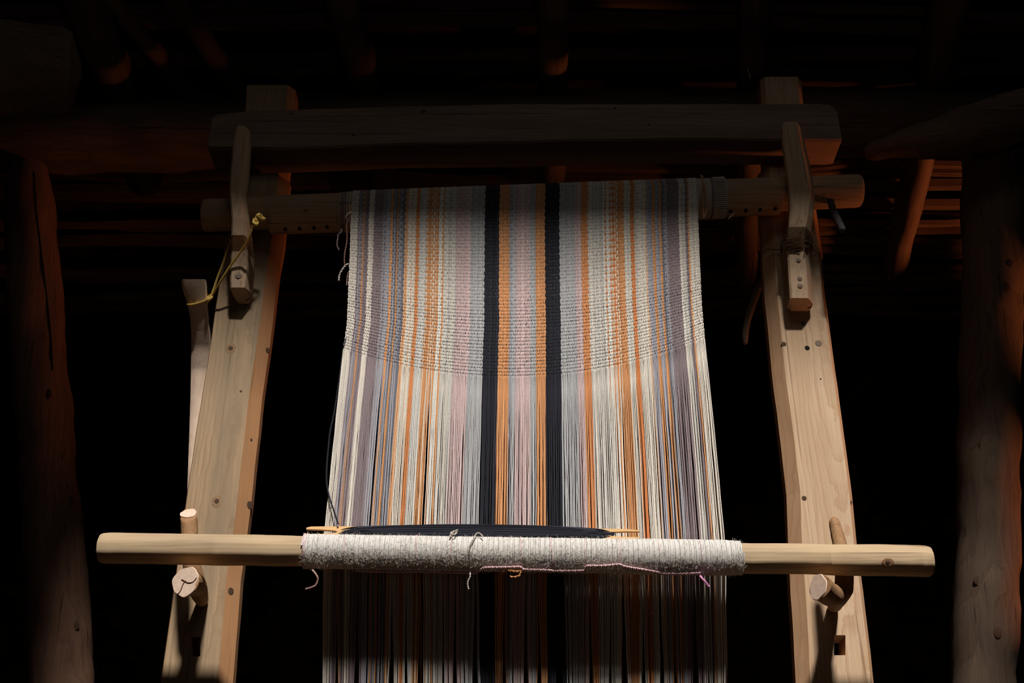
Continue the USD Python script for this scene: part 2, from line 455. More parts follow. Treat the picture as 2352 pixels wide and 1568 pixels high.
while y < 5.1:
    r = rng.uniform(0.020, 0.034)
    x = np.linspace(RX0 + 0.1, RX1 - 0.1, 22)
    wob = np.cumsum(rng.normal(0, 0.012, 22))
    wob -= np.linspace(wob[0], wob[-1], 22)
    if i % 7 == 3:
        wob += 0.05 * np.exp(-((x - rng.uniform(-1.5, 1.5)) / 0.35) ** 2) * rng.choice([-1, 1])
    yy = y + wob
    pts = np.stack([x, yy, ZP(yy) + r + rng.normal(0, 0.006, 22)], 1)
    put('roof_stick', tube(smoothline(pts, 56), r * (1 + 0.25 * (meshkit.noise(np.stack([np.linspace(0, 16, 56), np.full(56, i * 2.7), np.zeros(56)], 1)) - 0.5)), 7), 'stick_wood', roof, along=EX, seed=i)
    y += r * 2 + rng.uniform(0.006, 0.035)
    i += 1


def on_roof(px, py, drop):
    d = ray(px, py)
    t = (3.04 + SL * 3.58 - drop - CAM[2]) / (d[2] + SL * d[1])
    return CAM + d * t


def rafter(name, px, drop, r, label, category='rafter', seed=0, up=0.0, n=44, group=None):
    pts = [on_roof(x, yy, drop) for x, yy in px]
    if up:
        d = pts[0] - pts[1]
        k_ = (EDGE + 0.03 - pts[0][1]) / d[1]
        pts = [pts[0] + d * k_] + pts
    m = log(pts, r, seed=seed, n=n, rough=0.010)
    put(name, m, 'log_wood', along=pts[-1] - pts[0], seed=seed, label=label, category=category, group=group)


rafter('rafter', [(190, 0), (240, 120), (290, 260), (338, 432)], 0.075, [0.07, 0.068, 0.066], 'dark round rafter farthest to the left, its butt end showing below the wall plate log', seed=1, up=1)
rafter('roof_pole', [(262, 0), (330, 90), (400, 180), (520, 330)], 0.032, 0.030, 'thin dark pole slanting beside the leftmost rafter', 'pole', seed=2, up=1)
rafter('roof_pole', [(402, 0), (450, 70), (505, 150), (600, 280)], 0.040, 0.038, 'thin dark pole slanting from the top edge towards the left loom upright', 'pole', seed=3, up=1)
rafter('rafter', [(786, 0), (812, 90), (846, 220), (868, 330), (878, 470)], 0.060, [0.056, 0.055, 0.052], 'round rafter passing above the left half of the cloth', seed=4, up=1)
rafter('rafter', [(1270, 0), (1270, 200), (1268, 330), (1266, 440)], 0.060, [0.056, 0.054, 0.052], 'round rafter passing above the middle of the cloth', seed=5, up=1)
rafter('rafter', [(1735, 0), (1728, 130), (1718, 330), (1712, 540), (1712, 655)], 0.060, [0.050, 0.050, 0.048, 0.044], 'round rafter behind the right loom upright, split along its length', seed=6, up=1)
rafter('rafter', [(2185, 0), (2158, 110), (2112, 366), (2085, 480), (2050, 640)], 0.068, [0.060, 0.060, 0.055, 0.048], 'leaning rafter between the right loom upright and the right log post', seed=7, up=1)

PY = 3.72
put('wall_plate_log', log([Y(-60, 322, PY), Y(300, 318, PY), Y(800, 304, PY), Y(1300, 294, PY), Y(1900, 282, PY), Y(2250, 286, PY), Y(2480, 290, PY)], [0.118, 0.12, 0.118, 0.112, 0.11, 0.115, 0.12], n=60, rough=0.016, seed=11),
    'log_wood', along=EX, seed=11, label='thick dark horizontal log the loom leans against, running the whole width', category='log')
put('tie_log', log([Y(-420, 170, 3.10), Y(-150, 162, 3.18), Y(20, 158, 3.24), Y(188, 168, 3.30)], [0.15, 0.15, 0.148, 0.128], n=26, rough=0.014, seed=12, cap=0.97),
    'log_wood', along=EX, seed=12, label='fat dark log with a rounded end, lying on the horizontal log at the upper left', category='log')
put('crooked_log', log([Y(1990, 350, 3.56), Y(2120, 325, 3.48), Y(2230, 300, 3.45), Y(2352, 262, 3.44), Y(2520, 200, 3.42)], [0.03, 0.06, 0.078, 0.085, 0.09], n=36, rough=0.014, seed=13),
    'log_wood', along=EX, seed=13, label='crooked dark log rising to the right over the right log post', category='log')


def log_post(px, y, label, seed, mat):
    pts = [Y(x, yy, y) for x, yy, _ in px]
    rr = [0.5 * wd * (Y(x, yy, y) - CAM) @ FWD / F for x, yy, wd in px]
    low = pts[-1].copy()
    d = (pts[-1] - pts[-2]) / np.linalg.norm(pts[-1] - pts[-2])
    low = low + d * (low[2] + 0.02) / max(-d[2], 0.2)
    pts.append(low)
    rr.append(rr[-1] * 1.04)
    x = np.linspace(0, 1, len(pts))
    zs = np.array([p[2] for p in pts])
    t = (zs[0] - zs) / (zs[0] - zs[-1])
    r = np.interp(np.linspace(0, 1, 40), t, rr)
    m = log(pts, r, n=64, rough=0.016, seed=seed, sides=18, lumps=0.05, cap=0.3)
    root = thing('log_post', label, 'post')
    put('trunk', m, mat, root, along=A([0, 0, 1.0]), seed=seed)
    return root, m


lp = log_post([(64, 386, 108), (80, 700, 122), (102, 1000, 132), (122, 1250, 140), (142, 1568, 146)], 3.66, 'rough log post at the far left with a long crack, under the horizontal log', 21, 'log_wood_red')
rp = log_post([(2283, 326, 136), (2280, 600, 138), (2274, 900, 142), (2268, 1250, 146), (2260, 1568, 148)], 3.62, 'knotty log post at the far right, lit orange along one side', 22, 'log_wood')
for px, py, (root, mm) in ((110, 905, lp), (160, 1150, lp), (173, 1435, lp), (2318, 605, rp), (2312, 660, rp), (2246, 1332, rp), (2291, 1452, rp)):
    c = seen(mm, px, py)
    put('knot', dome(c, 0.012, 0.016, 0.0022, EX, A([0, 0, 1.0]), A([0, -1.0, 0])), 'knot', root, smooth=True)
# the long drying crack down the left post
ck = [seen(lp[1], x, yy) for x, yy in ((78, 395), (82, 470), (92, 560), (103, 650), (115, 760), (120, 850))]
put('crack', tube(smoothline(ck, 24), 0.003, 5), 'hollow', lp[0])
put('twig', log([P(1768, 636, -.05), P(1752, 646, -.07), P(1733, 684, -.10), P(1715, 740, -.11), P(1712, 790, -.11)], [0.010, 0.011, 0.009], n=20, rough=0.003, seed=31, sides=8), 'log_wood', along=A([0, 0, 1.0]), seed=31,
    label='thin bent twig hanging behind the right loom upright', category='twig')

# ------------------------------------------------------------------ loom frame
frame = thing('loom_frame', 'loom frame of two leaning pale hewn uprights joined by a dark crossbeam', 'loom')


def upright(py, xl, xr, cl, cr, name_seed, thick=0.075, w0=0.0, floor=True):
    """Four-cornered hewn post: front-face edges as seen, then straight back."""
    secs, keys = [], []
    rows = list(zip(py, xl, xr))
    a, b = [loc(P(x, y_, 0)) for x, y_ in ((xl[-2], py[-2]), (xr[-2], py[-2]))], [loc(P(x, y_, 0)) for x, y_ in ((xl[-1], py[-1]), (xr[-1], py[-1]))]
    vfloor = -(O[2] - 0.0) / EV[2]
    k_ = (vfloor - b[0][1]) / (b[0][1] - a[0][1])
    ends = [[loc(P(x, y_, w0)) for x in (l_, r_)] for y_, l_, r_ in rows]
    if floor:
        ends.append([b[0] + (b[0] - a[0]) * k_, b[1] + (b[1] - a[1]) * k_])
    for l_, r_ in ends:
        v = 0.5 * (l_[1] + r_[1])
        c = 0.006
        u0, u1 = l_[0], r_[0]                # the corners of the front face; the chamfers fall away outside them
        ring = [(u0, 0), (u1, 0), (u1 + cr[0], -cr[1]), (u1 + cr[0], -thick + c), (u1 + cr[0] - c, -thick), (u0 - cl[0] + c, -thick), (u0 - cl[0], -thick + c), (u0 - cl[0], -cl[1])]
        secs.append([L(u, v, w_ + w0) for u, w_ in ring])
        keys.append(-v)
    return loft(dense(keys, secs, 0.035), rough=0.0025, seed=name_seed, freq=7.0)


LP_Y = [195, 250, 400, 450, 545, 605, 690, 780, 900, 1000, 1140, 1325, 1490, 1568]
LP_L = [567, 564, 543, 537, 523, 512, 499, 487, 467, 452, 430, 405, 382, 371]
LP_R = [660, 657, 639, 634, 624, 613, 603, 590, 573, 561, 547, 521, 507, 500]
RP_Y = [176, 250, 380, 491, 583, 675, 778, 840, 1000, 1130, 1247, 1353, 1465, 1568]
RP_L = [1757, 1760, 1768, 1775, 1779, 1786, 1796, 1802, 1823, 1838, 1842, 1849, 1857, 1862]
RP_R = [1832, 1838, 1853, 1868, 1880, 1890, 1904, 1911, 1933, 1950, 1962, 1976, 1989, 2001]
def cutter(px0, px1, py0, py1, depth=0.4):
    a, b, c, d = (loc(P(x, y_, 0)) for x, y_ in ((px0, py0), (px1, py0), (px1, py1), (px0, py1)))
    pts = [L(q[0], q[1], s) for q in (a, b, c, d) for s in (-depth, 0.05)]
    return m3.Manifold.hull_points(A(pts, dtype=np.float32))
def front_ball(px, py, r):
    return m3.Manifold.sphere(r, 24).translate(tuple(map(float, P(px, py, 0.0))))
lu = upright([401] + LP_Y[3:], [543] + LP_L[3:], [639] + LP_R[3:], (.003, .005), (.029, .036), 41)
lh = upright(LP_Y[:5] , LP_L[:5], LP_R[:5], (.003, .005), (.022, .026), 43, 0.085, -0.045, False)
lm = (man(lu) + man(lh)) - cutter(440, 460, 1463, 1507)
ru = upright([384] + RP_Y[3:], [1768] + RP_L[3:], [1854] + RP_R[3:], (.029, .034), (.011, .016), 42)
rh = upright(RP_Y[:5], RP_L[:5], RP_R[:5], (.012, .016), (.016, .020), 44, 0.085, -0.045, False)
rm = (man(ru) + man(rh)) - cutter(1916, 1942, 1458, 1504)
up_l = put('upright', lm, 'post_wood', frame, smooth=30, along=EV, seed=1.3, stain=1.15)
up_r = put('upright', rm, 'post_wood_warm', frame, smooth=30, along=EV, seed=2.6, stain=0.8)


tl_, tr_ = as_trimesh(lm), as_trimesh(rm)


def side_point(px, py, sgn):
    """A point on the inner side face of the left (sgn 1) upright seen at this pixel."""
    xr = np.interp(py, LP_Y, LP_R)
    e = loc(P(xr, py, 0))
    best = min(np.linspace(0.0, 0.036, 60), key=lambda d: abs(pix(L(e[0] + d * .8, e[1], -d))[0] - px))
    v = e[1]
    for _ in range(6):
        v += (pix(L(e[0] + best * .8, v, -best))[1] - py) * 0.0011
    return L(e[0] + best * .8, v, -best)


for px, py, r, mt in ((530, 800, 7, 'knot'), (498, 1151, 7, 'knot'), (553, 898, 3, 'knot')):
    put('knot', dome(snap(tl_, P(px, py, 0.0), EW), r * 1.1e-3, r * 1.2e-3, 0.0010), mt, up_l, smooth=True)
for px, py, r in ((530, 800, 7), (498, 1151, 7)):
    put('knot_ring', dome(snap(tl_, P(px, py, 0.0), EW), r * 1.9e-3, r * 2.5e-3, 0.0006), 'knot_halo', up_l, smooth=True)
for px, py, r in ((613, 805, 6), (573, 1159, 8), (530, 1358, 7), (576, 1010, 3)):
    put('knot', dome(snap(tl_, side_point(px, py, 1), EX * .78 + EW * .63), r * 1.3e-3, r * 1.5e-3, 0.0008, (EX * .63 - EW * .78), EV, (EX * .78 + EW * .63)), 'knot', up_l, smooth=True)
for px, py, r, mt in ((1800, 790, 6, 'knot'), (1880, 788, 8, 'dowel'), (1846, 743, 7, 'dowel'), (1847, 1144, 5.5, 'knot'), (1885, 870, 2, 'knot'), (1954, 1152, 4, 'knot')):
    put('dowel' if mt == 'dowel' else 'knot', dome(snap(tr_, P(px, py, 0.0), EW), r * 1.2e-3, r * 1.25e-3, 0.0010), mt, up_r, smooth=True)
put('nail_hole', dome(snap(tr_, P(1854, 799, 0.0), EW), 0.007, 0.0075, 0.0012), 'hollow', up_r, smooth=True, label='dark drilled hole')

# crossbeam, in front of the uprights' heads
CBX = [488, 499, 570, 678, 920, 1240, 1500, 1850, 1905, 1922]
CBT = [268, 260, 252, 249.5, 242, 236.5, 235.5, 236, 238, 252]
CBB = [338, 341, 341, 339.5, 331, 325.5, 320, 322, 322, 320]
secs, keys = [], []
for x, t_, b_ in zip(CBX, CBT, CBB):
    dw = 0.080
    ft, fb = loc(P(x, t_, dw)), loc(P(x, b_, dw))
    u, hb = ft[0], fb[1] + 0.004 * 0
    c = 0.006
    ring = [(ft[1], -0.05), (ft[1], dw - c), (ft[1] - c, dw), (hb + c, dw), (hb, dw - c), (hb, -0.04), (hb + 0.01, -0.05)]
    secs.append([L(u, v_, w_) for v_, w_ in ring])
    keys.append(u)
put('cross_beam', loft(dense(keys, secs, 0.04), rough=0.004, seed=51, freq=6), 'beam_wood', frame, smooth=30, along=EX, seed=4.2, label='dark squared crossbeam')
cbp = stage.GetPrimAtPath('/World/loom_frame/cross_beam')
for px, py, r in ((669, 261, 4), (972, 256, 6), (812, 310, 3), (1413, 248, 3), (1490, 286, 2.5), (968, 341, 4)):
    put('knot', dome(P(px, py, 0.0805 if py < 335 else 0.075), r * 1.5e-3, r * 1.0e-3, 0.0016), 'knot', cbp, smooth=True)


# ------------------------------------------------------------------ cloth beam
WB, RB = 0.052, 0.048
cb_l, cb_r = loc(P(540, 492, WB)), loc(P(1900, 441, WB))


def vb(u):
    return cb_l[1] + (cb_r[1] - cb_l[1]) * (u - cb_l[0]) / (cb_r[0] - cb_l[0])


def beam_ring(u, r, drop):
    """Round above, squared off and deeper below by drop."""
    out = []
    for a_ in np.arange(20) * 2 * np.pi / 20:
        s, c = math.sin(a_), math.cos(a_)
        v_, w_ = r * s, r * c
        if drop:                              # hewn flat on the side that faces forward and down
            q = r + drop * max(0.0, -s)
            k_ = math.cos(a_ + 28 * RAD)
            if k_ > 0.05:
                q = min(q, (r + 0.0015) / k_)
            v_, w_ = q * s, q * c
        out.append(L(u, vb(u) + v_, WB + w_))
    return out


xs = [470, 473, 480, 560, 619, 625, 800, 1180, 1600, 1790, 1796, 1900, 1972, 1979, 1982]
rr = [.040, .045, .047, .048, .048, .050, .0505, .0500, .0495, .049, .048, .0485, .0485, .0465, .041]
dr = [0, 0, 0, 0, 0, .016, .017, .017, .016, .015, 0.004, 0, 0, 0, 0]
us = [loc(P(x, 470, WB))[0] for x in xs]
shaft = loft(dense(us, [beam_ring(u, r, d) for u, r, d in zip(us, rr, dr)], 0.03), rough=0.0025, seed=61, freq=6)
cbm = man(shaft)
for px, py in ((655, 526), (688, 524.5), (721, 523), (751, 521), (784, 519), (1678, 485), (1713, 483), (1746, 481), (1781, 479)):
    out_ = EW * math.cos(28 * RAD) - EV * math.sin(28 * RAD)
    p0 = seen(shaft, px, py)
    cyl = m3.Manifold.cylinder(0.05, 0.0058, circular_segments=16)
    b_ = np.cross(out_, EX)
    mt = np.stack([EX, b_, out_], 1)
    cbm = cbm - cyl.transform(np.hstack([mt, (p0 - out_ * 0.036)[:, None]]))
beam = thing('cloth_beam', 'round wooden cloth beam with a row of drilled holes, holding the top of the weaving', 'cloth beam')
shaft_p = put('shaft', cbm, 'cloth_beam_wood', beam, smooth=30, along=EX, seed=6.1)
for px, py, r in ((703, 481, 5), (1892, 445, 4)):
    put('knot', dome(seen(shaft, px, py), r * 1.3e-3, r * 1.1e-3, 0.0012), 'knot_red', shaft_p, smooth=True)
tp = [L(loc(P(1908, 470, .05))[0], vb(loc(P(1908, 470, .05))[0]), 0.05), P(1913, 482, 0.085), P(1924, 505, 0.125), P(1935, 527, 0.16)]
put('turning_peg', chain(tp, [0.009, 0.0105, 0.0105, 0.0095]), 'iron', beam, smooth=40, label='dark peg stuck in the beam end')

# ------------------------------------------------------------------ brackets
def bracket(rows, mat, seed):
    secs, keys = [], []
    for py, xl, xm, xr, wf, wb in rows:
        fl_, rg = loc(P(xl, py, wf)), loc(P(xm, py, wf))
        th = wf - wb
        r1 = loc(P(xr, py, wb + 0.4 * th))
        v = fl_[1]
        c = 0.005
        ring = [(fl_[0] + c, wf), (rg[0], wf), (r1[0], wb + 0.45 * th), (r1[0], wb + 0.02), (r1[0] - c, wb), (fl_[0] + c, wb), (fl_[0], wb + c), (fl_[0], wf - c)]
        secs.append([L(a_, v, b_) for a_, b_ in ring])
        keys.append(-v)
    return loft(dense(keys, secs, 0.02), rough=0.0022, seed=seed, freq=16)


lb_rows = [(287, 545, 560, 573, .198, .150), (293, 540, 563, 578, .207, .140), (340, 534, 562, 578, .208, .137), (390, 528, 556, 575, .206, .136), (425, 526, 547, 571, .20, .130),
           (445, 526, 547, 570, .190, .118), (470, 529, 552, 572, .178, .108), (500, 532, 556, 576, .160, .102), (540, 531, 560, 582, .120, .060), (570, 530, 563, 586, .092, .004),
           (610, 528, 566, 585, .074, .001), (645, 527, 564, 582, .066, .001), (660, 528, 562, 580, .062, .001), (684, 540, 560, 577, .026, .001), (692, 545, 560, 574, .016, .001)]
rb_rows = [(279, 1800, 1815, 1836, .195, .150), (286, 1797, 1812, 1840, .207, .140), (330, 1800, 1812, 1847, .210, .137), (378, 1807, 1820, 1858, .208, .136), (420, 1813, 1824, 1866, .20, .128),
           (450, 1815, 1828, 1868, .185, .112), (486, 1815, 1838, 1866, .166, .104), (520, 1812, 1836, 1860, .135, .075), (555, 1807, 1826, 1855, .10, .01),
           (575, 1808, 1822, 1856, .082, .001), (620, 1811, 1822, 1861, .072, .001), (655, 1813, 1823, 1864, .068, .001), (684, 1815, 1824, 1865, .062, .001), (700, 1816, 1824, 1862, .030, .001), (708, 1818, 1826, 1859, .018, .001)]
near = lambda w_: w_ if w_ < .125 else .125 + (w_ - .125) * .28
lb_rows = [(q[0], q[1], q[2], q[3], near(q[4]), min(q[5], near(q[4]) - .03 if q[5] > .1 else q[5])) for q in lb_rows]
rb_rows = [(q[0], q[1], q[3] - 9, q[3], near(q[4]), min(q[5], near(q[4]) - .03 if q[5] > .1 else q[5])) for q in rb_rows]
for rows, pegs, seed, lab in ((lb_rows, ((548, 632, 9, .0685),), 71, 'bracket holding the beam end near the yellow cord'), (rb_rows, ((1833, 579, 6, .082), (1834, 597, 6, .078), (1837, 640, 6, .0705), (1838, 656, 6.5, .0685)), 72, 'bracket with four dowel ends')):
    bp = put('beam_bracket', bracket(rows, None, seed), 'bracket_wood', frame, smooth=28, along=EV, seed=seed, label=lab)
    for px, py, r, w_ in pegs:
        put('dowel', dome(P(px, py, np.interp(py, [q[0] for q in rows], [q[4] for q in rows])), r * 1.15e-3, r * 1.15e-3, 0.0012), 'dowel', bp, smooth=True)

# ------------------------------------------------------------------ the weaving
C = {k_: A(v_) for k_, v_ in dict(cream=(.70, .645, .565), sage=(.585, .562, .52), mauve=(.26, .205, .215), lilac=(.37, .36, .395), grey=(.455, .455, .46), pink=(.62, .475, .465), orange=(.66, .32, .14),
     burnt=(.62, .22, .075), peach=(.78, .51, .32), navy=(.015, .0155, .023), char=(.19, .19, .22), white=(.74, .71, .64)).items()}
WBAR, RBAR, RWOOL = 0.240, 0.0365, 0.0395
bl, br = loc(P(228, 1258, WBAR)), loc(P(2137, 1288, WBAR))
BANDS = [(771, 789, 'cream', {'cream': 1}), (789, 802, 'lilac', {'mauve': .5, 'lilac': .5}), (802, 806, 'orange', {'orange': 1}), (806, 816, 'mauve', {'mauve': 1}), (816, 829, 'cream', {'cream': 1}),
         (829, 858, 'mauve', {'mauve': .9, 'lilac': .1}), (858, 871, 'lilac', {'lilac': .7, 'grey': .3}), (871, 875, 'orange', {'orange': 1}), (875, 886, 'lilac', {'lilac': .6, 'char': .4}),
         (886, 890, 'orange', {'orange': 1}), (890, 907, 'charcoal', {'char': .6, 'lilac': .4}), (907, 913, 'orange', {'orange': .7, 'peach': .3}), (913, 933, 'cream', {'cream': .9, 'peach': .1}),
         (933, 943, 'burnt orange', {'burnt': .4, 'orange': .6}), (943, 961, 'sage', {'sage': 1}), (961, 1004, 'orange', {'orange': .62, 'peach': .16, 'white': .22}), (1004, 1035, 'sage', {'sage': .6, 'cream': .4}),
         (1035, 1070, 'pink', {'pink': 1}), (1070, 1105, 'grey', {'grey': 1}), (1105, 1141, 'navy', {'navy': 1}), (1141, 1167, 'orange', {'orange': 1}), (1167, 1182, 'grey', {'grey': .8, 'lilac': .2}),
         (1182, 1216, 'pink', {'pink': 1}), (1216, 1231, 'grey', {'grey': 1}), (1231, 1254, 'orange', {'orange': 1}), (1254, 1290, 'navy', {'navy': 1}), (1290, 1328, 'grey', {'grey': 1}), (1328, 1344, 'pink', {'pink': 1}),
         (1344, 1361, 'burnt orange', {'burnt': .45, 'orange': .55}), (1361, 1398, 'sage', {'sage': .8, 'cream': .2}), (1398, 1438, 'orange and white', {'orange': .45, 'white': .35, 'burnt': .2}),
         (1438, 1451, 'orange', {'orange': 1}), (1451, 1468, 'cream', {'cream': .6, 'white': .4}), (1468, 1477, 'burnt orange', {'burnt': .5, 'orange': .5}), (1477, 1503, 'cream', {'cream': 1}), (1503, 1507, 'peach', {'peach': 1}),
         (1507, 1522, 'lilac', {'lilac': 1}), (1522, 1528, 'orange', {'orange': 1}), (1528, 1540, 'lilac', {'lilac': 1}), (1540, 1545, 'orange', {'orange': 1}), (1545, 1558, 'lilac', {'lilac': .7, 'char': .3}),
         (1558, 1588, 'mauve', {'mauve': 1}), (1588, 1604, 'cream', {'cream': .6, 'sage': .4}), (1604, 1610, 'mauve', {'mauve': 1}), (1610, 1613, 'orange', {'orange': 1}), (1613, 1637, 'cream', {'cream': 1})]
EL = ([400, 432, 500, 600, 660, 740, 790, 960, 1100, 1220, 1262], [811, 810, 806, 803, 800, 797, 790, 771, 757, 745, 743])
ER = ([400, 500, 600, 700, 790, 960, 1100, 1235, 1262], [1603, 1603, 1607, 1612, 1620, 1637, 1650, 1662, 1664])
PYBAR = 1262.0


def wplane(py):
    return np.interp(py, [400, 520, PYBAR], [WB + RB + 0.006, WB + RB + 0.010, WBAR - RWOOL - 0.0045])


def fell(s):
    return 869 - 84 * (np.abs(s - 0.46) / 0.52) ** 2.0


def px_of(s, py):
    return np.interp(py, *EL) * (1 - s) + np.interp(py, *ER) * s


def plane_pt(s, py, w_):
    """Vectorised P for arrays."""
    s, py, w_ = np.broadcast_arrays(A(s, float), A(py, float), A(w_, float))
    x = px_of(s, py)
    d = FWD + EX * ((x - W / 2) / F)[..., None] + UP * ((H / 2 - py) / F)[..., None]
    t = ((O - CAM) @ EW + w_) / (d @ EW)
    return CAM + d * t[..., None]


NA, NR = 18, 56                            # rows of weft over the beam, rows hanging below it
RC = RB + 0.0045
PHI0, PHI1 = 165 * RAD, 20 * RAD


def row_points(s, q):
    """Cloth surface at row position q (0 at the back of the beam, NA where it leaves it, NA + NR at the fell) and its outward normal."""
    s, q = np.broadcast_arrays(A(s, float), A(q, float))
    top = plane_pt(s, 436.0, WB + RC)
    u0 = (top - O) @ EX
    vbb = cb_l[1] + (cb_r[1] - cb_l[1]) * (u0 - cb_l[0]) / (cb_r[0] - cb_l[0])
    ph = PHI0 + (PHI1 - PHI0) * np.clip(q / NA, 0, 1)
    arc = O + EX * u0[..., None] + EV * (vbb + RC * np.sin(ph))[..., None] + EW * (WB + RC * np.cos(ph))[..., None]
    nar = EV * np.sin(ph)[..., None] + EW * np.cos(ph)[..., None]
    leave = O + EX * u0[..., None] + EV * (vbb + RC * math.sin(PHI1))[..., None] + EW * (WB + RC * math.cos(PHI1))
    dl = leave - CAM
    py0 = H / 2 - F * (dl @ UP) / (dl @ FWD)
    f_ = np.clip((q - NA) / NR, 0, 1.2)
    py = py0 + f_ * (fell(s) - py0)
    w0 = WB + RC * math.cos(PHI1)
    ww = wplane(py)
    ww = np.where(py < 520, w0 + (wplane(520) - w0) * np.clip((py - py0) / np.maximum(520 - py0, 1), 0, 1), ww)
    flat = plane_pt(s, py, ww)
    use = (q > NA)[..., None]
    return np.where(use, flat, arc), np.where(use, EW, nar)


def tubes(P3, R, sides=5, ref=EX):
    """Many tubes at once: P3 (T, n, 3), R (T, n)."""
    t = np.gradient(P3, axis=1)
    t /= np.linalg.norm(t, axis=2, keepdims=True) + 1e-12
    a = ref - (t @ ref)[..., None] * t
    a /= np.linalg.norm(a, axis=2, keepdims=True) + 1e-12
    b = np.cross(t, a)
    ang = np.arange(sides) * 2 * np.pi / sides
    v = P3[:, :, None] + R[:, :, None, None] * (np.cos(ang)[:, None] * a[:, :, None] + np.sin(ang)[:, None] * b[:, :, None])
    T, n = P3.shape[:2]
    i, j = np.meshgrid(np.arange(n - 1), np.arange(sides), indexing='ij')
    q = np.stack([i * sides + j, i * sides + (j + 1) % sides, (i + 1) * sides + (j + 1) % sides, (i + 1) * sides + j], -1).reshape(-1, 4)
    f = np.vstack([q[:, [0, 1, 2]], q[:, [0, 2, 3]]])
    f = (f[None] + (np.arange(T) * n * sides)[:, None, None]).reshape(-1, 3)
    return trimesh.Trimesh(v.reshape(-1, 3), f, process=False)


cloth = thing('striped_cloth', 'striped wool cloth with its long loose warp threads, hanging in the loom', 'weaving')
NT = 480
s_all = (np.arange(NT) + 0.5) / NT
x960 = 771 + 866 * s_all
jit = rng.normal(0, 0.5 / NT, NT)
jit = jit - np.convolve(jit, np.ones(9) / 9, 'same')
AMP = 0.0017
qs = np.arange(0, NA + NR + 0.01, 0.5)
bundle = np.floor(s_all * 24 + 0.15 * np.sin(s_all * 60)).astype(int)
bc = A([s_all[bundle == b].mean() for b in bundle])
bpull = A([rng.uniform(0.15, 0.65) for _ in range(40)])[bundle]
bskew = A([rng.normal(0, 0.004) for _ in range(40)])[bundle]
for x0, x1, cname, mix in BANDS:
    ids = np.nonzero((x960 >= x0) & (x960 < x1))[0]
    if not len(ids):
        continue
    names, pr = list(mix), A(list(mix.values())) / sum(mix.values())
    s = s_all[ids][:, None]
    par = (ids % 2)[:, None]
    c_, n_ = row_points(np.broadcast_to(s, (len(ids), len(qs))), np.broadcast_to(qs, (len(ids), len(qs))))
    wav = np.cos(np.pi * (qs[None] + par))
    loose = np.clip((qs - NA - NR * 0.56) / (NR * 0.12), 0, 1)[None]
    c_ = c_ + n_ * (AMP * wav + 0.0004 * rng.normal(0, 1, wav.shape))[..., None] + EX * (0.00035 * rng.normal(0, 1, wav.shape))[..., None]
    r1 = 0.00190 - 0.00050 * loose + 0 * wav
    # below the fell: even threads come forward to the heddle bar, odd threads stay behind
    f_ = np.linspace(0, 1, 13)[1:][None]
    pyf = fell(s)
    py = pyf + f_ * (PYBAR - pyf)
    wf = wplane(py)
    wback = wplane(pyf) + (0.176 - wplane(pyf)) * f_
    ww = np.where(par == 0, wf, wback)
    sj = s + jit[ids][:, None] * np.minimum(f_ * 2.2, 1)
    st = plane_pt(sj, py, ww) + EX * (0.0003 * rng.normal(0, 1, ww.shape))[..., None]
    # under the bar: the bundles draw together and fall back
    t = np.linspace(0, 0.82, 15)[1:][None]
    end = st[:, -1:]
    le_u, le_v = (end - O) @ EX, (end - O) @ EV
    g = np.clip(t / 0.5, 0, 1)
    pull = bpull[ids][:, None]
    uc = (plane_pt(bc[ids][:, None], PYBAR, ww[:, -1:]) - O) @ EX
    u = le_u + (uc - le_u) * pull * g ** 1.3 + bskew[ids][:, None] * g + 0.0006 * rng.normal(0, 1, t.shape) * np.ones_like(le_u)
    u = u * (1 + 0.012 * t)
    ws = np.where(par == 0, WBAR - RWOOL - 0.0045 - 0.42 * t, 0.176 - 0.42 * t)
    dn = O + u[..., None] * EX + (le_v - t)[..., None] * EV + ws[..., None] * EW
    pts = np.concatenate([c_, st, dn], 1)
    R = np.concatenate([r1, np.full((len(ids), st.shape[1] + dn.shape[1]), 0.00160)], 1) * rng.uniform(0.88, 1.1, (len(ids), 1))
    tint = np.stack([C[names[rng.choice(len(names), p=pr)]] for _ in ids]) * (rng.uniform(0.84, 1.13, (len(ids), 1)) if cname != 'navy' else np.exp(rng.normal(0, .3, (len(ids), 1))))
    m = tubes(pts, R)
    put('warp_stripe', m, 'yarn', cloth, smooth=True, tint=np.repeat(tint, pts.shape[1] * 5, 0), label=cname + ' warp threads')
sw = np.linspace(0.0005, 0.9995, 90)
rows = np.arange(0, NA + NR)
c_, n_ = row_points(np.broadcast_to(sw, (len(rows), 90)), np.broadcast_to((rows[:, None]).astype(float), (len(rows), 90)))
c_ = c_ + n_ * 0.0002 + n_ * (0.00045 * rng.normal(0, 1, (len(rows), 90)))[..., None]
base = np.where((rows >= NA + 33)[:, None], C['navy'], C['mauve'] * 1.25 + 0.02) * rng.uniform(0.75, 1.2, (len(rows), 1))
for nm, sel, lab in (('weft', rows < NA + 33, 'mauve weft threads'), ('weft', rows >= NA + 33, 'navy weft threads')):
    put(nm, tubes(c_[sel], np.full((sel.sum(), 90), 0.00135), 5, EW), 'yarn', cloth, smooth=True, tint=np.repeat(base[sel], 90 * 5, 0), label=lab)


def rope(pts, r, color, n=60, pitch=None, vary=0.0):
    """Two-ply twisted yarn along pts, with its colours."""
    p = smoothline(pts, n)
    t, a, b = frames(p)
    d = np.concatenate([[0], np.cumsum(np.linalg.norm(np.diff(p, axis=0), axis=1))])
    ph = d * 2 * np.pi / (pitch or r * 7)
    out = []
    for k_ in (0, np.pi):
        out.append(tube(p + 0.52 * r * (np.cos(ph + k_)[:, None] * a + np.sin(ph + k_)[:, None] * b), r * 0.62, 6))
    m = join(out)
    return m


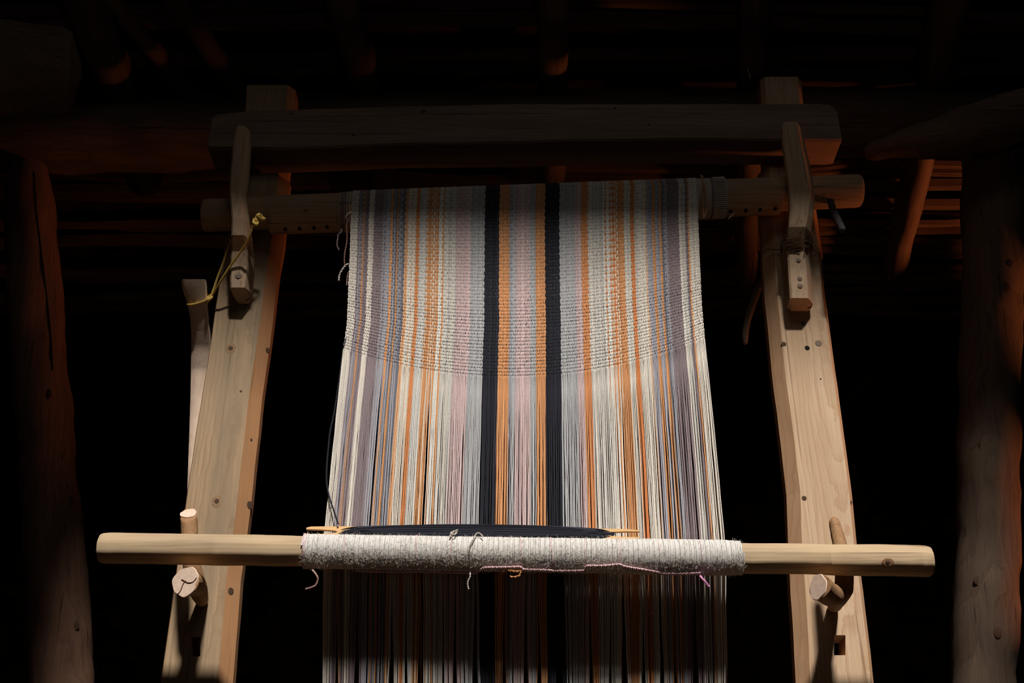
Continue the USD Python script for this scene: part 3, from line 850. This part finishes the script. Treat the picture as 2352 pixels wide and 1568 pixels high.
def lp_(pts, default_w):
    return [P(q[0], q[1], q[2] if len(q) > 2 else default_w) for q in pts]


for pts, col, r in (([(806, 488, .113), (801, 489, .118), (795, 496, .116), (793, 502, .108)], C['white'], .0022), ([(800, 500, .108), (796, 520, .112), (797, 550, .108), (791, 590, .105), (792, 612, .100)], A((.34, .19, .15)), .0022),
                    ([(802, 606, .112), (794, 609, .120), (784, 622, .118), (779, 634, .114), (778, 644, .112)], C['white'], .0026), ([(801, 622, .110), (797, 640, .108), (796, 655, .106)], A((.40, .25, .22)), .0018),
                    ([(782, 532, .104), (776, 545, .106), (774, 560, .104), (779, 574, .102)], A((.40, .30, .30)), .0020)):
    put('weft_tail', rope(lp_(pts, .11), r, col, 40), 'yarn', cloth, tint=col)
# starting border: wrapped round the beam beyond the right edge of the cloth, a grey strand at the left
def wrap(px0, px1, extra, n=30, sides=28, py=455):
    u0, u1 = loc(P(px0, py, WB + RB))[0], loc(P(px1, py, WB + RB))[0]
    return u0, u1


u0, u1 = wrap(1601, 1672, .004)
hx = np.linspace(u0, u1, 34)
secs = []
for k_, u in enumerate(hx):
    ring = A(beam_ring(u, .0535 + 0.0007 * math.sin(k_ * 1.9), .0155))
    secs.append(ring)
hb_ = loft(secs)
put('header_band', hb_, 'yarn', cloth, smooth=50, tint=C['cream'] * 0.62, label='cream starting band around the beam')
band_prim = stage.GetPrimAtPath('/World/striped_cloth/header_band')
for px0, px1, st, col, lab in ((1636, 1641, 1, C['mauve'] * .8, 'dark edge line'),):
    a0, a1 = wrap(px0, px1, 0)
    put('band_stripe', loft([beam_ring(u, .0548, .0155) for u in np.linspace(a0, a1, 5)]), 'yarn', band_prim, tint=col, label=lab)
ribs = []
ua, ub = wrap(1643, 1670, 0)
for a_ in np.linspace(-70, 100, 34) * RAD:
    pts = []
    for u in np.linspace(ua, ub, 8):
        ring = A(beam_ring(u, .0548, .0155))
        k_ = (a_ / (2 * np.pi) * 20) % 20
        i0 = int(k_)
        pts.append(ring[i0] * (1 - k_ + i0) + ring[(i0 + 1) % 20] * (k_ - i0))
    ribs.append(tube(pts, .0014, 6))
put('band_rib', join(ribs), 'yarn', band_prim, tint=C['cream'] * .75, label='ribbed knit edge')
for px, col, r in ((781, A((.42, .40, .38)), .0017), (786, C['mauve'], .0022), (792, C['mauve'] * 1.2, .0026), (798, C['cream'] * .7, .0026), (804, C['cream'] * .8, .0026)):
    u = wrap(px, px, 0)[0]
    ring = A(beam_ring(u, .0515, .0155))
    ring = np.vstack([ring, ring[:2]])
    put('edge_strand', tube(smoothline(ring, 60), r, 6), 'yarn', cloth, tint=col)
put('edge_strand', rope(lp_([(782, 526, .106), (785, 532, .112), (779, 536, .110), (774, 541, .108)], .1), .0016, C['lilac'], 24), 'yarn', cloth, tint=C['lilac'])
put('cord_loop', rope([P(1610, 402, .075), P(1614, 430, .109), P(1613, 460, .1125), P(1616, 490, .1125), P(1616, 501, .1125), P(1622, 488, .1125), P(1624, 470, .1125), P(1620, 440, .1105), P(1612, 402, .075)], .0026, None, 70), 'yarn', cloth, tint=A((.46, .22, .12)), label='brown cord loop')
put('loose_thread', tube(smoothline([P(1672, 503, .109), P(1676, 499, .114), P(1683, 493, .112), P(1687, 488, .109)], 14), .0009, 5), 'yarn', cloth, tint=C['white'])
put('loose_thread', tube(smoothline([P(1496, 1405, .03), P(1503, 1420, .04), P(1505, 1436, .04), P(1500, 1446, .03), P(1492, 1449, .02)], 24), .0012, 5), 'yarn', cloth, tint=C['peach'] * .8)

# ------------------------------------------------------------------ heddle bar
bar = thing('heddle_bar', 'long pale heddle bar lying across the forked supports, its middle wound with grey wool', 'heddle bar')


def bar_c(u):
    f_ = (u - bl[0]) / (br[0] - bl[0])
    return L(u, bl[1] + (br[1] - bl[1]) * f_, WBAR)


def bar_u(px):
    return loc(P(px, 1272, WBAR))[0]


TOWARD = -ray(W / 2, 1272) / np.linalg.norm(ray(W / 2, 1272))
UPC = np.cross(EX, -TOWARD)
UPC = -UPC if UPC[2] < 0 else UPC


def on_bar(px, f_, r):
    """Point on the bar's round: f_ = 1 its upper outline as seen, 0 the middle, -1 the lower outline."""
    a_ = math.asin(max(-1, min(1, f_))) if abs(f_) <= 1 else f_
    return bar_c(bar_u(px)) + r * (math.sin(a_) * UPC + math.cos(a_) * TOWARD)


us = [bar_u(x) for x in (227, 229, 236, 245, 500, 760, 1200, 1660, 1900, 2110, 2126, 2132, 2135)]
rs = [.030, .0335, .0358, .0362, .0362, .036, .036, .0358, .0366, .0372, .0368, .0350, .0325]
secs = []
facet = 9
ang0 = np.arange(facet) * 2 * np.pi / facet + 0.16
ang = np.sort(np.concatenate([ang0 - 0.12, ang0 + 0.12]))
for u, r in zip(us, rs):
    secs.append([bar_c(u) + r * (math.cos(a_) * EW + math.sin(a_) * EV) for a_ in ang])
rod = put('rod', loft(dense(us, secs, 0.03), rough=0.0030, seed=81, freq=9), 'bar_wood', bar, smooth=24, along=EX, seed=8.8)
put('knot', dome(on_bar(2027, -.12, .0362), .014, .010, .0022, EX, UPC, TOWARD), 'knot_red', rod, smooth=True)
put('knot', dome(on_bar(2026, -.12, .0378), .006, .005, .0016, EX, UPC, TOWARD), 'knot', rod, smooth=True)
# winding: one strand, turn after turn
x0, x1 = bar_u(698), bar_u(1701)
turns = int((x1 - x0) / 0.0037)
th = np.linspace(0, turns * 2 * np.pi, turns * 18)
hu = x0 + (x1 - x0) * th / th[-1] + 0.0005 * np.sin(th * 0.31)
hr = RWOOL - 0.0012 + 0.0004 * (meshkit.noise(np.stack([hu * 60, np.zeros_like(hu), np.zeros_like(hu)], 1)) - 0.5) + 0.0015 * np.clip((hu - bar_u(1380)) / 0.1, 0, 1) * np.clip((bar_u(1690) - hu) / 0.03, 0, 1)
cc = np.stack([bar_c(u) for u in hu])
hp = cc + hr[:, None] * (np.cos(th)[:, None] * EW + np.sin(th)[:, None] * EV)
wool = A((.68, .655, .62))
wind = put('wool_winding', tubes(hp[None], np.full((1, len(hp)), .0023), 5, EX), 'yarn', bar, smooth=True, tint=wool, label='grey wool winding')
# fuzz: fine curled hairs standing off the wool
hair, hw = [], []
NH = 9000
for _ in range(NH):
    u = rng.uniform(x0, x1)
    a_ = rng.normal(-0.45, 0.55)
    if rng.random() < 0.12:
        a_ = rng.normal(1.1, 0.35)
    right = (u - x0) / (x1 - x0)
    ln = rng.uniform(.005, .014) * (1.4 if rng.random() < .1 else 1)
    n = 6
    d = rng.normal(0, 1, 3)
    d = d - (d @ TOWARD) * TOWARD * 0.8
    d /= np.linalg.norm(d)
    p = bar_c(u) + (RWOOL + .001) * (math.sin(a_) * UPC + math.cos(a_) * TOWARD)
    o = math.sin(a_) * UPC + math.cos(a_) * TOWARD
    row = []
    curl = rng.normal(0, 1, 3)
    for k_ in range(n):
        row.append(p)
        d = d + curl * 0.6 + rng.normal(0, .4, 3) - o * (0.10 * k_) + o * 0.14 * (k_ < 2)
        d /= np.linalg.norm(d)
        p = p + d * ln / n
    hair.append(row)
hair = A(hair)
cv = UsdGeom.BasisCurves.Define(stage, '/World/heddle_bar/wool_fuzz')
cv.CreateTypeAttr('linear')
cv.CreateCurveVertexCountsAttr(Vt.IntArray.FromNumpy(np.full(NH, 6, np.int32)))
cv.CreatePointsAttr(Vt.Vec3fArray.FromNumpy(hair.reshape(-1, 3).astype(np.float32)))
cv.CreateWidthsAttr(Vt.FloatArray.FromNumpy(np.tile(A([.00045, .00045, .00045, .0004, .0004, .0003], np.float32), NH)))
cv.SetWidthsInterpolation('vertex')
from pxr import UsdShade
UsdShade.MaterialBindingAPI.Apply(cv.GetPrim()).Bind(M['fuzz'])
tag(cv.GetPrim(), kind='stuff')
PINK = A((.74, .50, .52))
for px, col, r in ((700, PINK, .0021), (704, PINK, .0019), (793, PINK, .0014), (958, PINK, .0019), (1037, PINK, .0019), (1196, PINK, .0018), (1266, PINK, .0020), (1343, PINK, .0017), (1421, PINK, .0021), (1510, PINK, .0018), (1524, A((.25, .2, .18)), .0009), (1604, A((.60, .30, .46)), .0012)):
    a_ = np.linspace(0, 2 * np.pi, 40)
    c0 = bar_c(bar_u(px))
    pts = c0 + (RWOOL + .0014) * (np.cos(a_)[:, None] * EW + np.sin(a_)[:, None] * EV) + EX * (0.0012 * np.sin(a_ * 2 + px))[:, None]
    put('binding_turn', rope(pts, r * .62, None, 60), 'yarn', bar, tint=col)
RC2 = RWOOL + .0075
cord = [(820, -.98), (900, -1.0), (958, -.97), (1037, -.99), (1090, -1.0), (1116, -.82), (1160, -.78), (1195, -.74), (1200, -.88), (1264, -.93), (1268, -.96), (1341, -.90), (1345, -.62), (1380, -.60), (1420, -.50), (1426, -.58), (1470, -.78), (1508, -.95), (1514, -1.0), (1560, -1.0), (1602, -.93)]
put('binding_cord', rope([on_bar(x, f_ * (.80 if x > 1100 else .93), RC2) for x, f_ in cord], .0032, None, 260, pitch=.010), 'yarn', bar, tint=PINK, label='pink two-ply binding cord')
put('cord_end', rope([on_bar(1602, -.93, RC2), P(1612, 1327, .27), P(1622, 1338, .275), P(1629, 1347, .275)], .0027, None, 30, pitch=.009), 'yarn', bar, tint=A((.66, .28, .52)), label='magenta cord end')
put('cord_end', rope([on_bar(719, -.9, RC2), P(724, 1316, .265), P(730, 1330, .27), P(725, 1343, .27), P(714, 1349, .27), P(702, 1352, .27)], .0024, None, 44, pitch=.009), 'yarn', bar, tint=A((.40, .24, .21)), label='brown cord end')
GREY = A((.50, .44, .38))
put('loose_string', rope([on_bar(1110, .82, RC2 + .002), on_bar(1098, .95, RC2 + .004), on_bar(1088, .7, RC2 + .001), on_bar(1080, .3, RC2), on_bar(1081, -.3, RC2), on_bar(1081, -.85, RC2), P(1080, 1322, .27), P(1074, 1338, .27), P(1077, 1353, .27)], .0017, None, 90), 'yarn', bar, tint=GREY, label='grey string hanging over the front')
put('loose_string', rope([on_bar(1034, .80, RC2), on_bar(1042, .98, RC2 + .003), on_bar(1050, 1.0, RC2 + .005), on_bar(1044, .85, RC2 + .004), on_bar(1036, .92, RC2 + .003), on_bar(1052, .99, RC2 + .008)], .0019, None, 50), 'yarn', bar, tint=GREY * 1.15, label='small grey knot')
put('cord_loop', rope([on_bar(1150, -.97, RC2), P(1170, 1310, .262), P(1186, 1312, .264), P(1196, 1311, .264), P(1193, 1321, .262), P(1180, 1325, .26), P(1172, 1323, .255)], .0024, None, 50), 'yarn', bar, tint=A((.58, .28, .12)), label='orange cord loop')

# ------------------------------------------------------------------ stick shuttle
shuttle = thing('stick_shuttle', 'flat wooden shuttle wound with navy yarn, lying on top of the heddle bar', 'shuttle')
WS = .216
sh_up = (UPC * 0.80 - TOWARD * 0.60)
sh_n = np.cross(EX, sh_up)
sh_n = sh_n if sh_n @ TOWARD > 0 else -sh_n
sc_l, sc_r = P(703, 1222, WS), P(1470, 1228, WS)
sdir = (sc_r - sc_l) / np.linalg.norm(sc_r - sc_l)
slen = np.linalg.norm(sc_r - sc_l)
HWD, HT = .0165, .0028


def sh(x, y_, z_=0.0):
    """Shuttle coordinates: along in photo pixels, across and out in metres."""
    return sc_l + sdir * ((x - 703) / 767 * slen) + sh_up * y_ + sh_n * z_


from shapely.geometry import Polygon
pxm = slen / 767
outl = [(703, -.012), (703, .012), (712, .0150), (760, HWD), (1440, .0155), (1468, .0115), (1470, .0085), (1440, .0085), (1405, .006), (1395, 0), (1405, -.006), (1440, -.0085), (1470, -.0085), (1468, -.0115), (1440, -.0155), (760, -HWD), (712, -.015)]
poly = Polygon([((x - 703) * pxm, y_) for x, y_ in outl] if True else outl)
notch = Polygon([((x - 703) * pxm, y_) for x, y_ in ((690, .0075), (735, .0065), (768, .004), (776, 0), (768, -.004), (735, -.0065), (690, -.0075))])
blade = trimesh.creation.extrude_polygon(poly.difference(notch), HT * 2, engine='earcut')
bv = A(blade.vertices)
blade = trimesh.Trimesh(sc_l + bv[:, :1] * sdir + bv[:, 1:2] * sh_up + (bv[:, 2:] - HT) * sh_n, blade.faces, process=False)
if blade.volume < 0:
    blade.invert()
put('blade', blade, 'shuttle_wood', shuttle, smooth=30, along=EX, seed=9.1)
strands = []
for lay in range(3):
    for k_ in range(15):
        for sg in (1, -1):
            y_ = (k_ - 7) / 7 * (HWD + .0035 - .002 * lay)
            z_ = HT + .0022 + lay * .0036
            xa, xb = 776 + rng.uniform(-6, 14) + 26 * lay, 1406 + rng.uniform(-12, 6) - 22 * lay
            xx = np.linspace(0, 1, 26)
            env = np.sin(np.pi * np.clip(xx, .0, 1)) ** .38
            pts = [sh(xa + (xb - xa) * q, y_ * (.30 + .70 * e) + .0007 * math.sin(q * 9 + k_), sg * (z_ * e + .0003) + sg * .0005 * math.sin(q * 13 + k_ * 2)) for q, e in zip(xx, env)]
            strands.append(pts)
strands = A(strands)
put('yarn_winding', tubes(strands, np.full(strands.shape[:2], .0020), 6, UPC), 'yarn', shuttle, smooth=True, tint=np.repeat(C['navy'] * np.exp(np.random.default_rng(5).normal(0, .45, (len(strands), 1))), strands.shape[1] * 6, 0), label='navy yarn wound lengthwise')
put('yarn_tail', rope([P(795, 775, .140), P(789, 800, .143), P(778, 880, .147), P(767, 950, .155), P(757, 1000, .165), P(752, 1050, .172), P(750, 1100, .182), P(755, 1135, .192), P(766, 1170, .205), P(777, 1203, .222)], .0022, None, 200), 'yarn', shuttle, tint=C['navy'] * 1.1, label='navy yarn running up to the cloth')

# ------------------------------------------------------------------ forked supports
fork_l = thing('forked_support', 'forked branch peg in the left upright, its cut end facing out below the bar', 'peg')
c1 = [P(463, 1378, .012), P(461, 1372, .03), P(452, 1345, .115)]
arm_up = chain([P(452, 1345, .115), P(441, 1300, .140), P(436, 1240, .140), P(433, 1165, .136)], [.023, .0215, .0205, .0205])
arm_out = chain(c1 + [P(441, 1338, .20), P(430, 1336, .285), P(424, 1335, .36)], [.016, .018, .025, .028, .030, .031])
tip_u, tip_o = P(433, 1180, .136), P(426, 1336, .318)
nu = A([-.05, -.70, .75]); nu /= np.linalg.norm(nu)
no = A([-.30, -.93, .10]); no /= np.linalg.norm(no)
arm_up = arm_up.trim_by_plane(tuple(-nu), float(-nu @ tip_u))
arm_out = arm_out.trim_by_plane(tuple(-no), float(-no @ tip_o))
put('branch', soften(arm_up + arm_out, .007, 4, .0018, 5), 'peg_wood', fork_l, smooth=35, along=EW, seed=10.5)


def cut_face(center, normal, r0, r1, parent, seed, up=EV, label='pale cut end'):
    a_ = np.cross(normal, up); a_ /= np.linalg.norm(a_)
    b_ = np.cross(a_, normal)
    t = np.arange(40) * 2 * np.pi / 40
    w_ = 1 + .05 * np.sin(3 * t + seed) + .03 * np.sin(7 * t)
    ring = [center + normal * h + (math.cos(q) * a_ * r0 + math.sin(q) * b_ * r1) * k_ * f_ for h, f_ in ((0, 1.0),) for q, k_ in zip(t, w_)]
    top = [center + normal * .0025 + (math.cos(q) * a_ * r0 + math.sin(q) * b_ * r1) * k_ * .965 for q, k_ in zip(t, w_)]
    low = [center - normal * .003 + (math.cos(q) * a_ * r0 + math.sin(q) * b_ * r1) * k_ for q, k_ in zip(t, w_)]
    p = put('cut_end', loft([low, ring, top]), 'end_grain', parent, smooth=30, label=label)
    return a_, b_, p


ao, bo, co = cut_face(tip_o, no, .0325, .0345, fork_l, 1)
cut_face(tip_u, nu, .0205, .0205, fork_l, 2, up=A([0, 1.0, 0]))
put('crack', dome(tip_o + no * .0025, .0032, .0026, .0012, ao, bo, no), 'crack', co)
for line in (((.002, .0), (.011, -.004), (.017, -.004), (.029, .006)), ((-.001, -.002), (-.006, -.012), (-.007, -.017), (-.015, -.027)), ((-.002, .002), (-.009, .006))):
    put('crack', tube(smoothline([tip_o + no * .003 + ao * x * -1 + bo * y_ for x, y_ in line], 12), .0011, 5), 'crack', co)
fork_r = thing('forked_support', 'forked branch peg in the right upright, curling under the bar', 'peg')
root = [P(1915, 1392, .012), P(1917, 1388, .04), P(1921, 1375, .11)]
f_up = chain(root + [P(1938, 1352, .150), P(1940, 1315, .172), P(1931, 1262, .160), P(1923, 1225, .150), P(1917, 1200, .146), P(1915, 1191, .145)], [.015, .018, .023, .0235, .0215, .0175, .0160, .0135, .006], 14)
f_out = chain([P(1921, 1375, .11), P(1918, 1368, .18), P(1905, 1364, .25), P(1886, 1350, .31), P(1874, 1340, .35)], [.022, .025, .028, .030, .031], 14)
nr = A([-.84, -.50, .20]); nr /= np.linalg.norm(nr)
tip_r = P(1880, 1348, .318)
f_out = f_out.trim_by_plane(tuple(-nr), float(-nr @ tip_r))
put('branch', soften(f_up + f_out, .007, 3, .0016, 6), 'peg_wood', fork_r, smooth=28, along=EW, seed=11.5)
cut_face(tip_r, nr, .0265, .0305, fork_r, 4)

# ------------------------------------------------------------------ weaving sword and its yellow cord
sword = thing('weaving_sword', 'pale flat wooden weaving sword with a flared end, hung by the yellow cord', 'weaving tool')
rows = [(641, 417, 420, 472), (660, 421, 426, 473), (690, 431, 440, 474), (720, 437, 449, 477), (760, 440, 455, 481), (800, 440, 456, 483), (850, 439, 452, 481), (900, 438, 450, 476), (960, 436, 447, 470), (1050, 433, 442, 458), (1110, 431, 437, 448), (1165, 430, 434, 441)]
wsw = lambda py: np.interp(py, [641, 830, 1165], [.050, -.088, -.115])
secs, keys = [], []
for py, xl, xm, xr in rows:
    WSW = wsw(py)
    a_, b_, c_2 = loc(P(xl, py, WSW - .004)), loc(P(xm, py, WSW + .010)), loc(P(xr, py, WSW + .010))
    v = b_[1]
    secs.append([L(a_[0], v, WSW - .004), L(b_[0], v, WSW + .010), L(c_2[0] - .002, v, WSW + .010), L(c_2[0], v, WSW + .007), L(c_2[0], v, WSW - .010), L(a_[0] + .004, v, WSW - .010)])
    keys.append(-v)
put('blade', loft(dense(keys, secs, .03), rough=.001, seed=91), 'pale_wood', sword, smooth=28, along=EV, seed=12.2)
ycord = thing('yellow_cord', 'yellow cord knotted on the left beam bracket and tied round the weaving sword', 'cord')
YR = .0032
put('strand', tube(smoothline([P(591, 500, .140), P(583, 512, .158), P(578, 528, .148), P(572, 545, .136), P(556, 573, .108), P(535, 602, .086), P(505, 648, .055), P(486, 680, .026), P(478, 693, .020)], 60), YR, 8), 'yellow_cord', ycord)
put('strand', tube(smoothline([P(533, 548, .045), P(527, 562, .035), P(515, 596, .028), P(500, 636, .024), P(486, 676, .018), P(478, 693, .016)], 40), YR, 8), 'yellow_cord', ycord)
kn = P(478, 687, .022)
put('knot', join([tube(smoothline([P(475, 694, .022), P(479, 688, .032), P(486, 683, .028), P(484, 678, .018), P(477, 684, .016)], 24), .0042, 8), dome(kn, .008, .008, .007)]), 'yellow_cord', ycord)
put('strand', tube(smoothline([P(478, 687, .027), P(468, 692, .0255), P(452, 697, .0225), P(437, 700, .020), P(430, 698, .004), P(434, 696, -.006), P(455, 692, -.004), P(476, 688, .000), P(480, 687, .020)], 60), YR * 1.05, 8), 'yellow_cord', ycord)
put('knot', join([tube(smoothline([P(580, 520, .15), P(588, 508, .16), P(592, 494, .15), P(598, 494, .145), P(603, 500, .142), P(610, 504, .14)], 36), .0046, 8),
                  tube(smoothline([P(586, 503, .135), P(583, 512, .160), P(589, 516, .162), P(593, 506, .150), P(590, 498, .14)], 30), .0046, 8),
                  tube(smoothline([P(596, 492, .150), P(592, 497, .164), P(600, 503, .155), P(608, 502, .145)], 24), .0044, 8)]), 'yellow_cord', ycord, label='knot with a stub end')
put('strand', tube(smoothline([P(577, 529, .128), P(576, 530, .10), P(572, 533, .062), P(555, 538, .052), P(536, 546, .052), P(530, 552, .07), P(529, 549, .05)], 40), YR, 8), 'yellow_cord', ycord)

# ------------------------------------------------------------------ twine round the right bracket
twine = thing('twine', 'thin dark twine lashed round the right bracket and upright, with pale straw ends', 'twine')
TW = A((.12, .07, .045))
lash = []
for dy, dv_ in ((548, 0), (556, 3), (566, -2), (571, 2)):
    lash.append(tube(smoothline([P(1793, dy + 8, .0), P(1802, dy + 3, .05), P(1808, dy + 2, np.interp(dy, [520, 555, 575], [.135, .10, .083]) + .001), P(1830, dy - 2 + dv_, np.interp(dy, [520, 555, 575], [.135, .10, .083]) + .0025), P(1853, dy - 5 + dv_, np.interp(dy, [520, 555, 575], [.135, .10, .083]) - .008), P(1860, dy - 5, .06), P(1866, dy, .0)], 40), .0016, 6))
put('lashing', join(lash), 'yarn', twine, tint=TW)
put('strand', tube(smoothline([P(1812, 570, .10), P(1795, 572, .02), P(1775, 573, .006), P(1762, 572, .004), P(1753, 582, -.01)], 30), .0014, 6), 'yarn', twine, tint=TW)
put('strand', tube(smoothline([P(1852, 566, .10), P(1866, 572, .02), P(1880, 580, .004), P(1892, 583, .002)], 30), .0016, 6), 'yarn', twine, tint=A((.35, .17, .08)))
for pts in ([(1808, 567, .06), (1790, 555, .03), (1772, 553, .03)], [(1800, 566, .05), (1786, 560, .03), (1774, 566, .03), (1756, 562, .02)]):
    put('straw_end', tube(smoothline(lp_(pts, .02), 16), .0011, 5), 'straw', twine, label='pale straw end')
put('straw', tube(smoothline([P(1717, 155, -.05), P(1719, 165, -.05), P(1724, 181, -.05)], 10), .0018, 5), 'straw', label='single pale straw stuck beside the rafter above the right upright', category='straw')
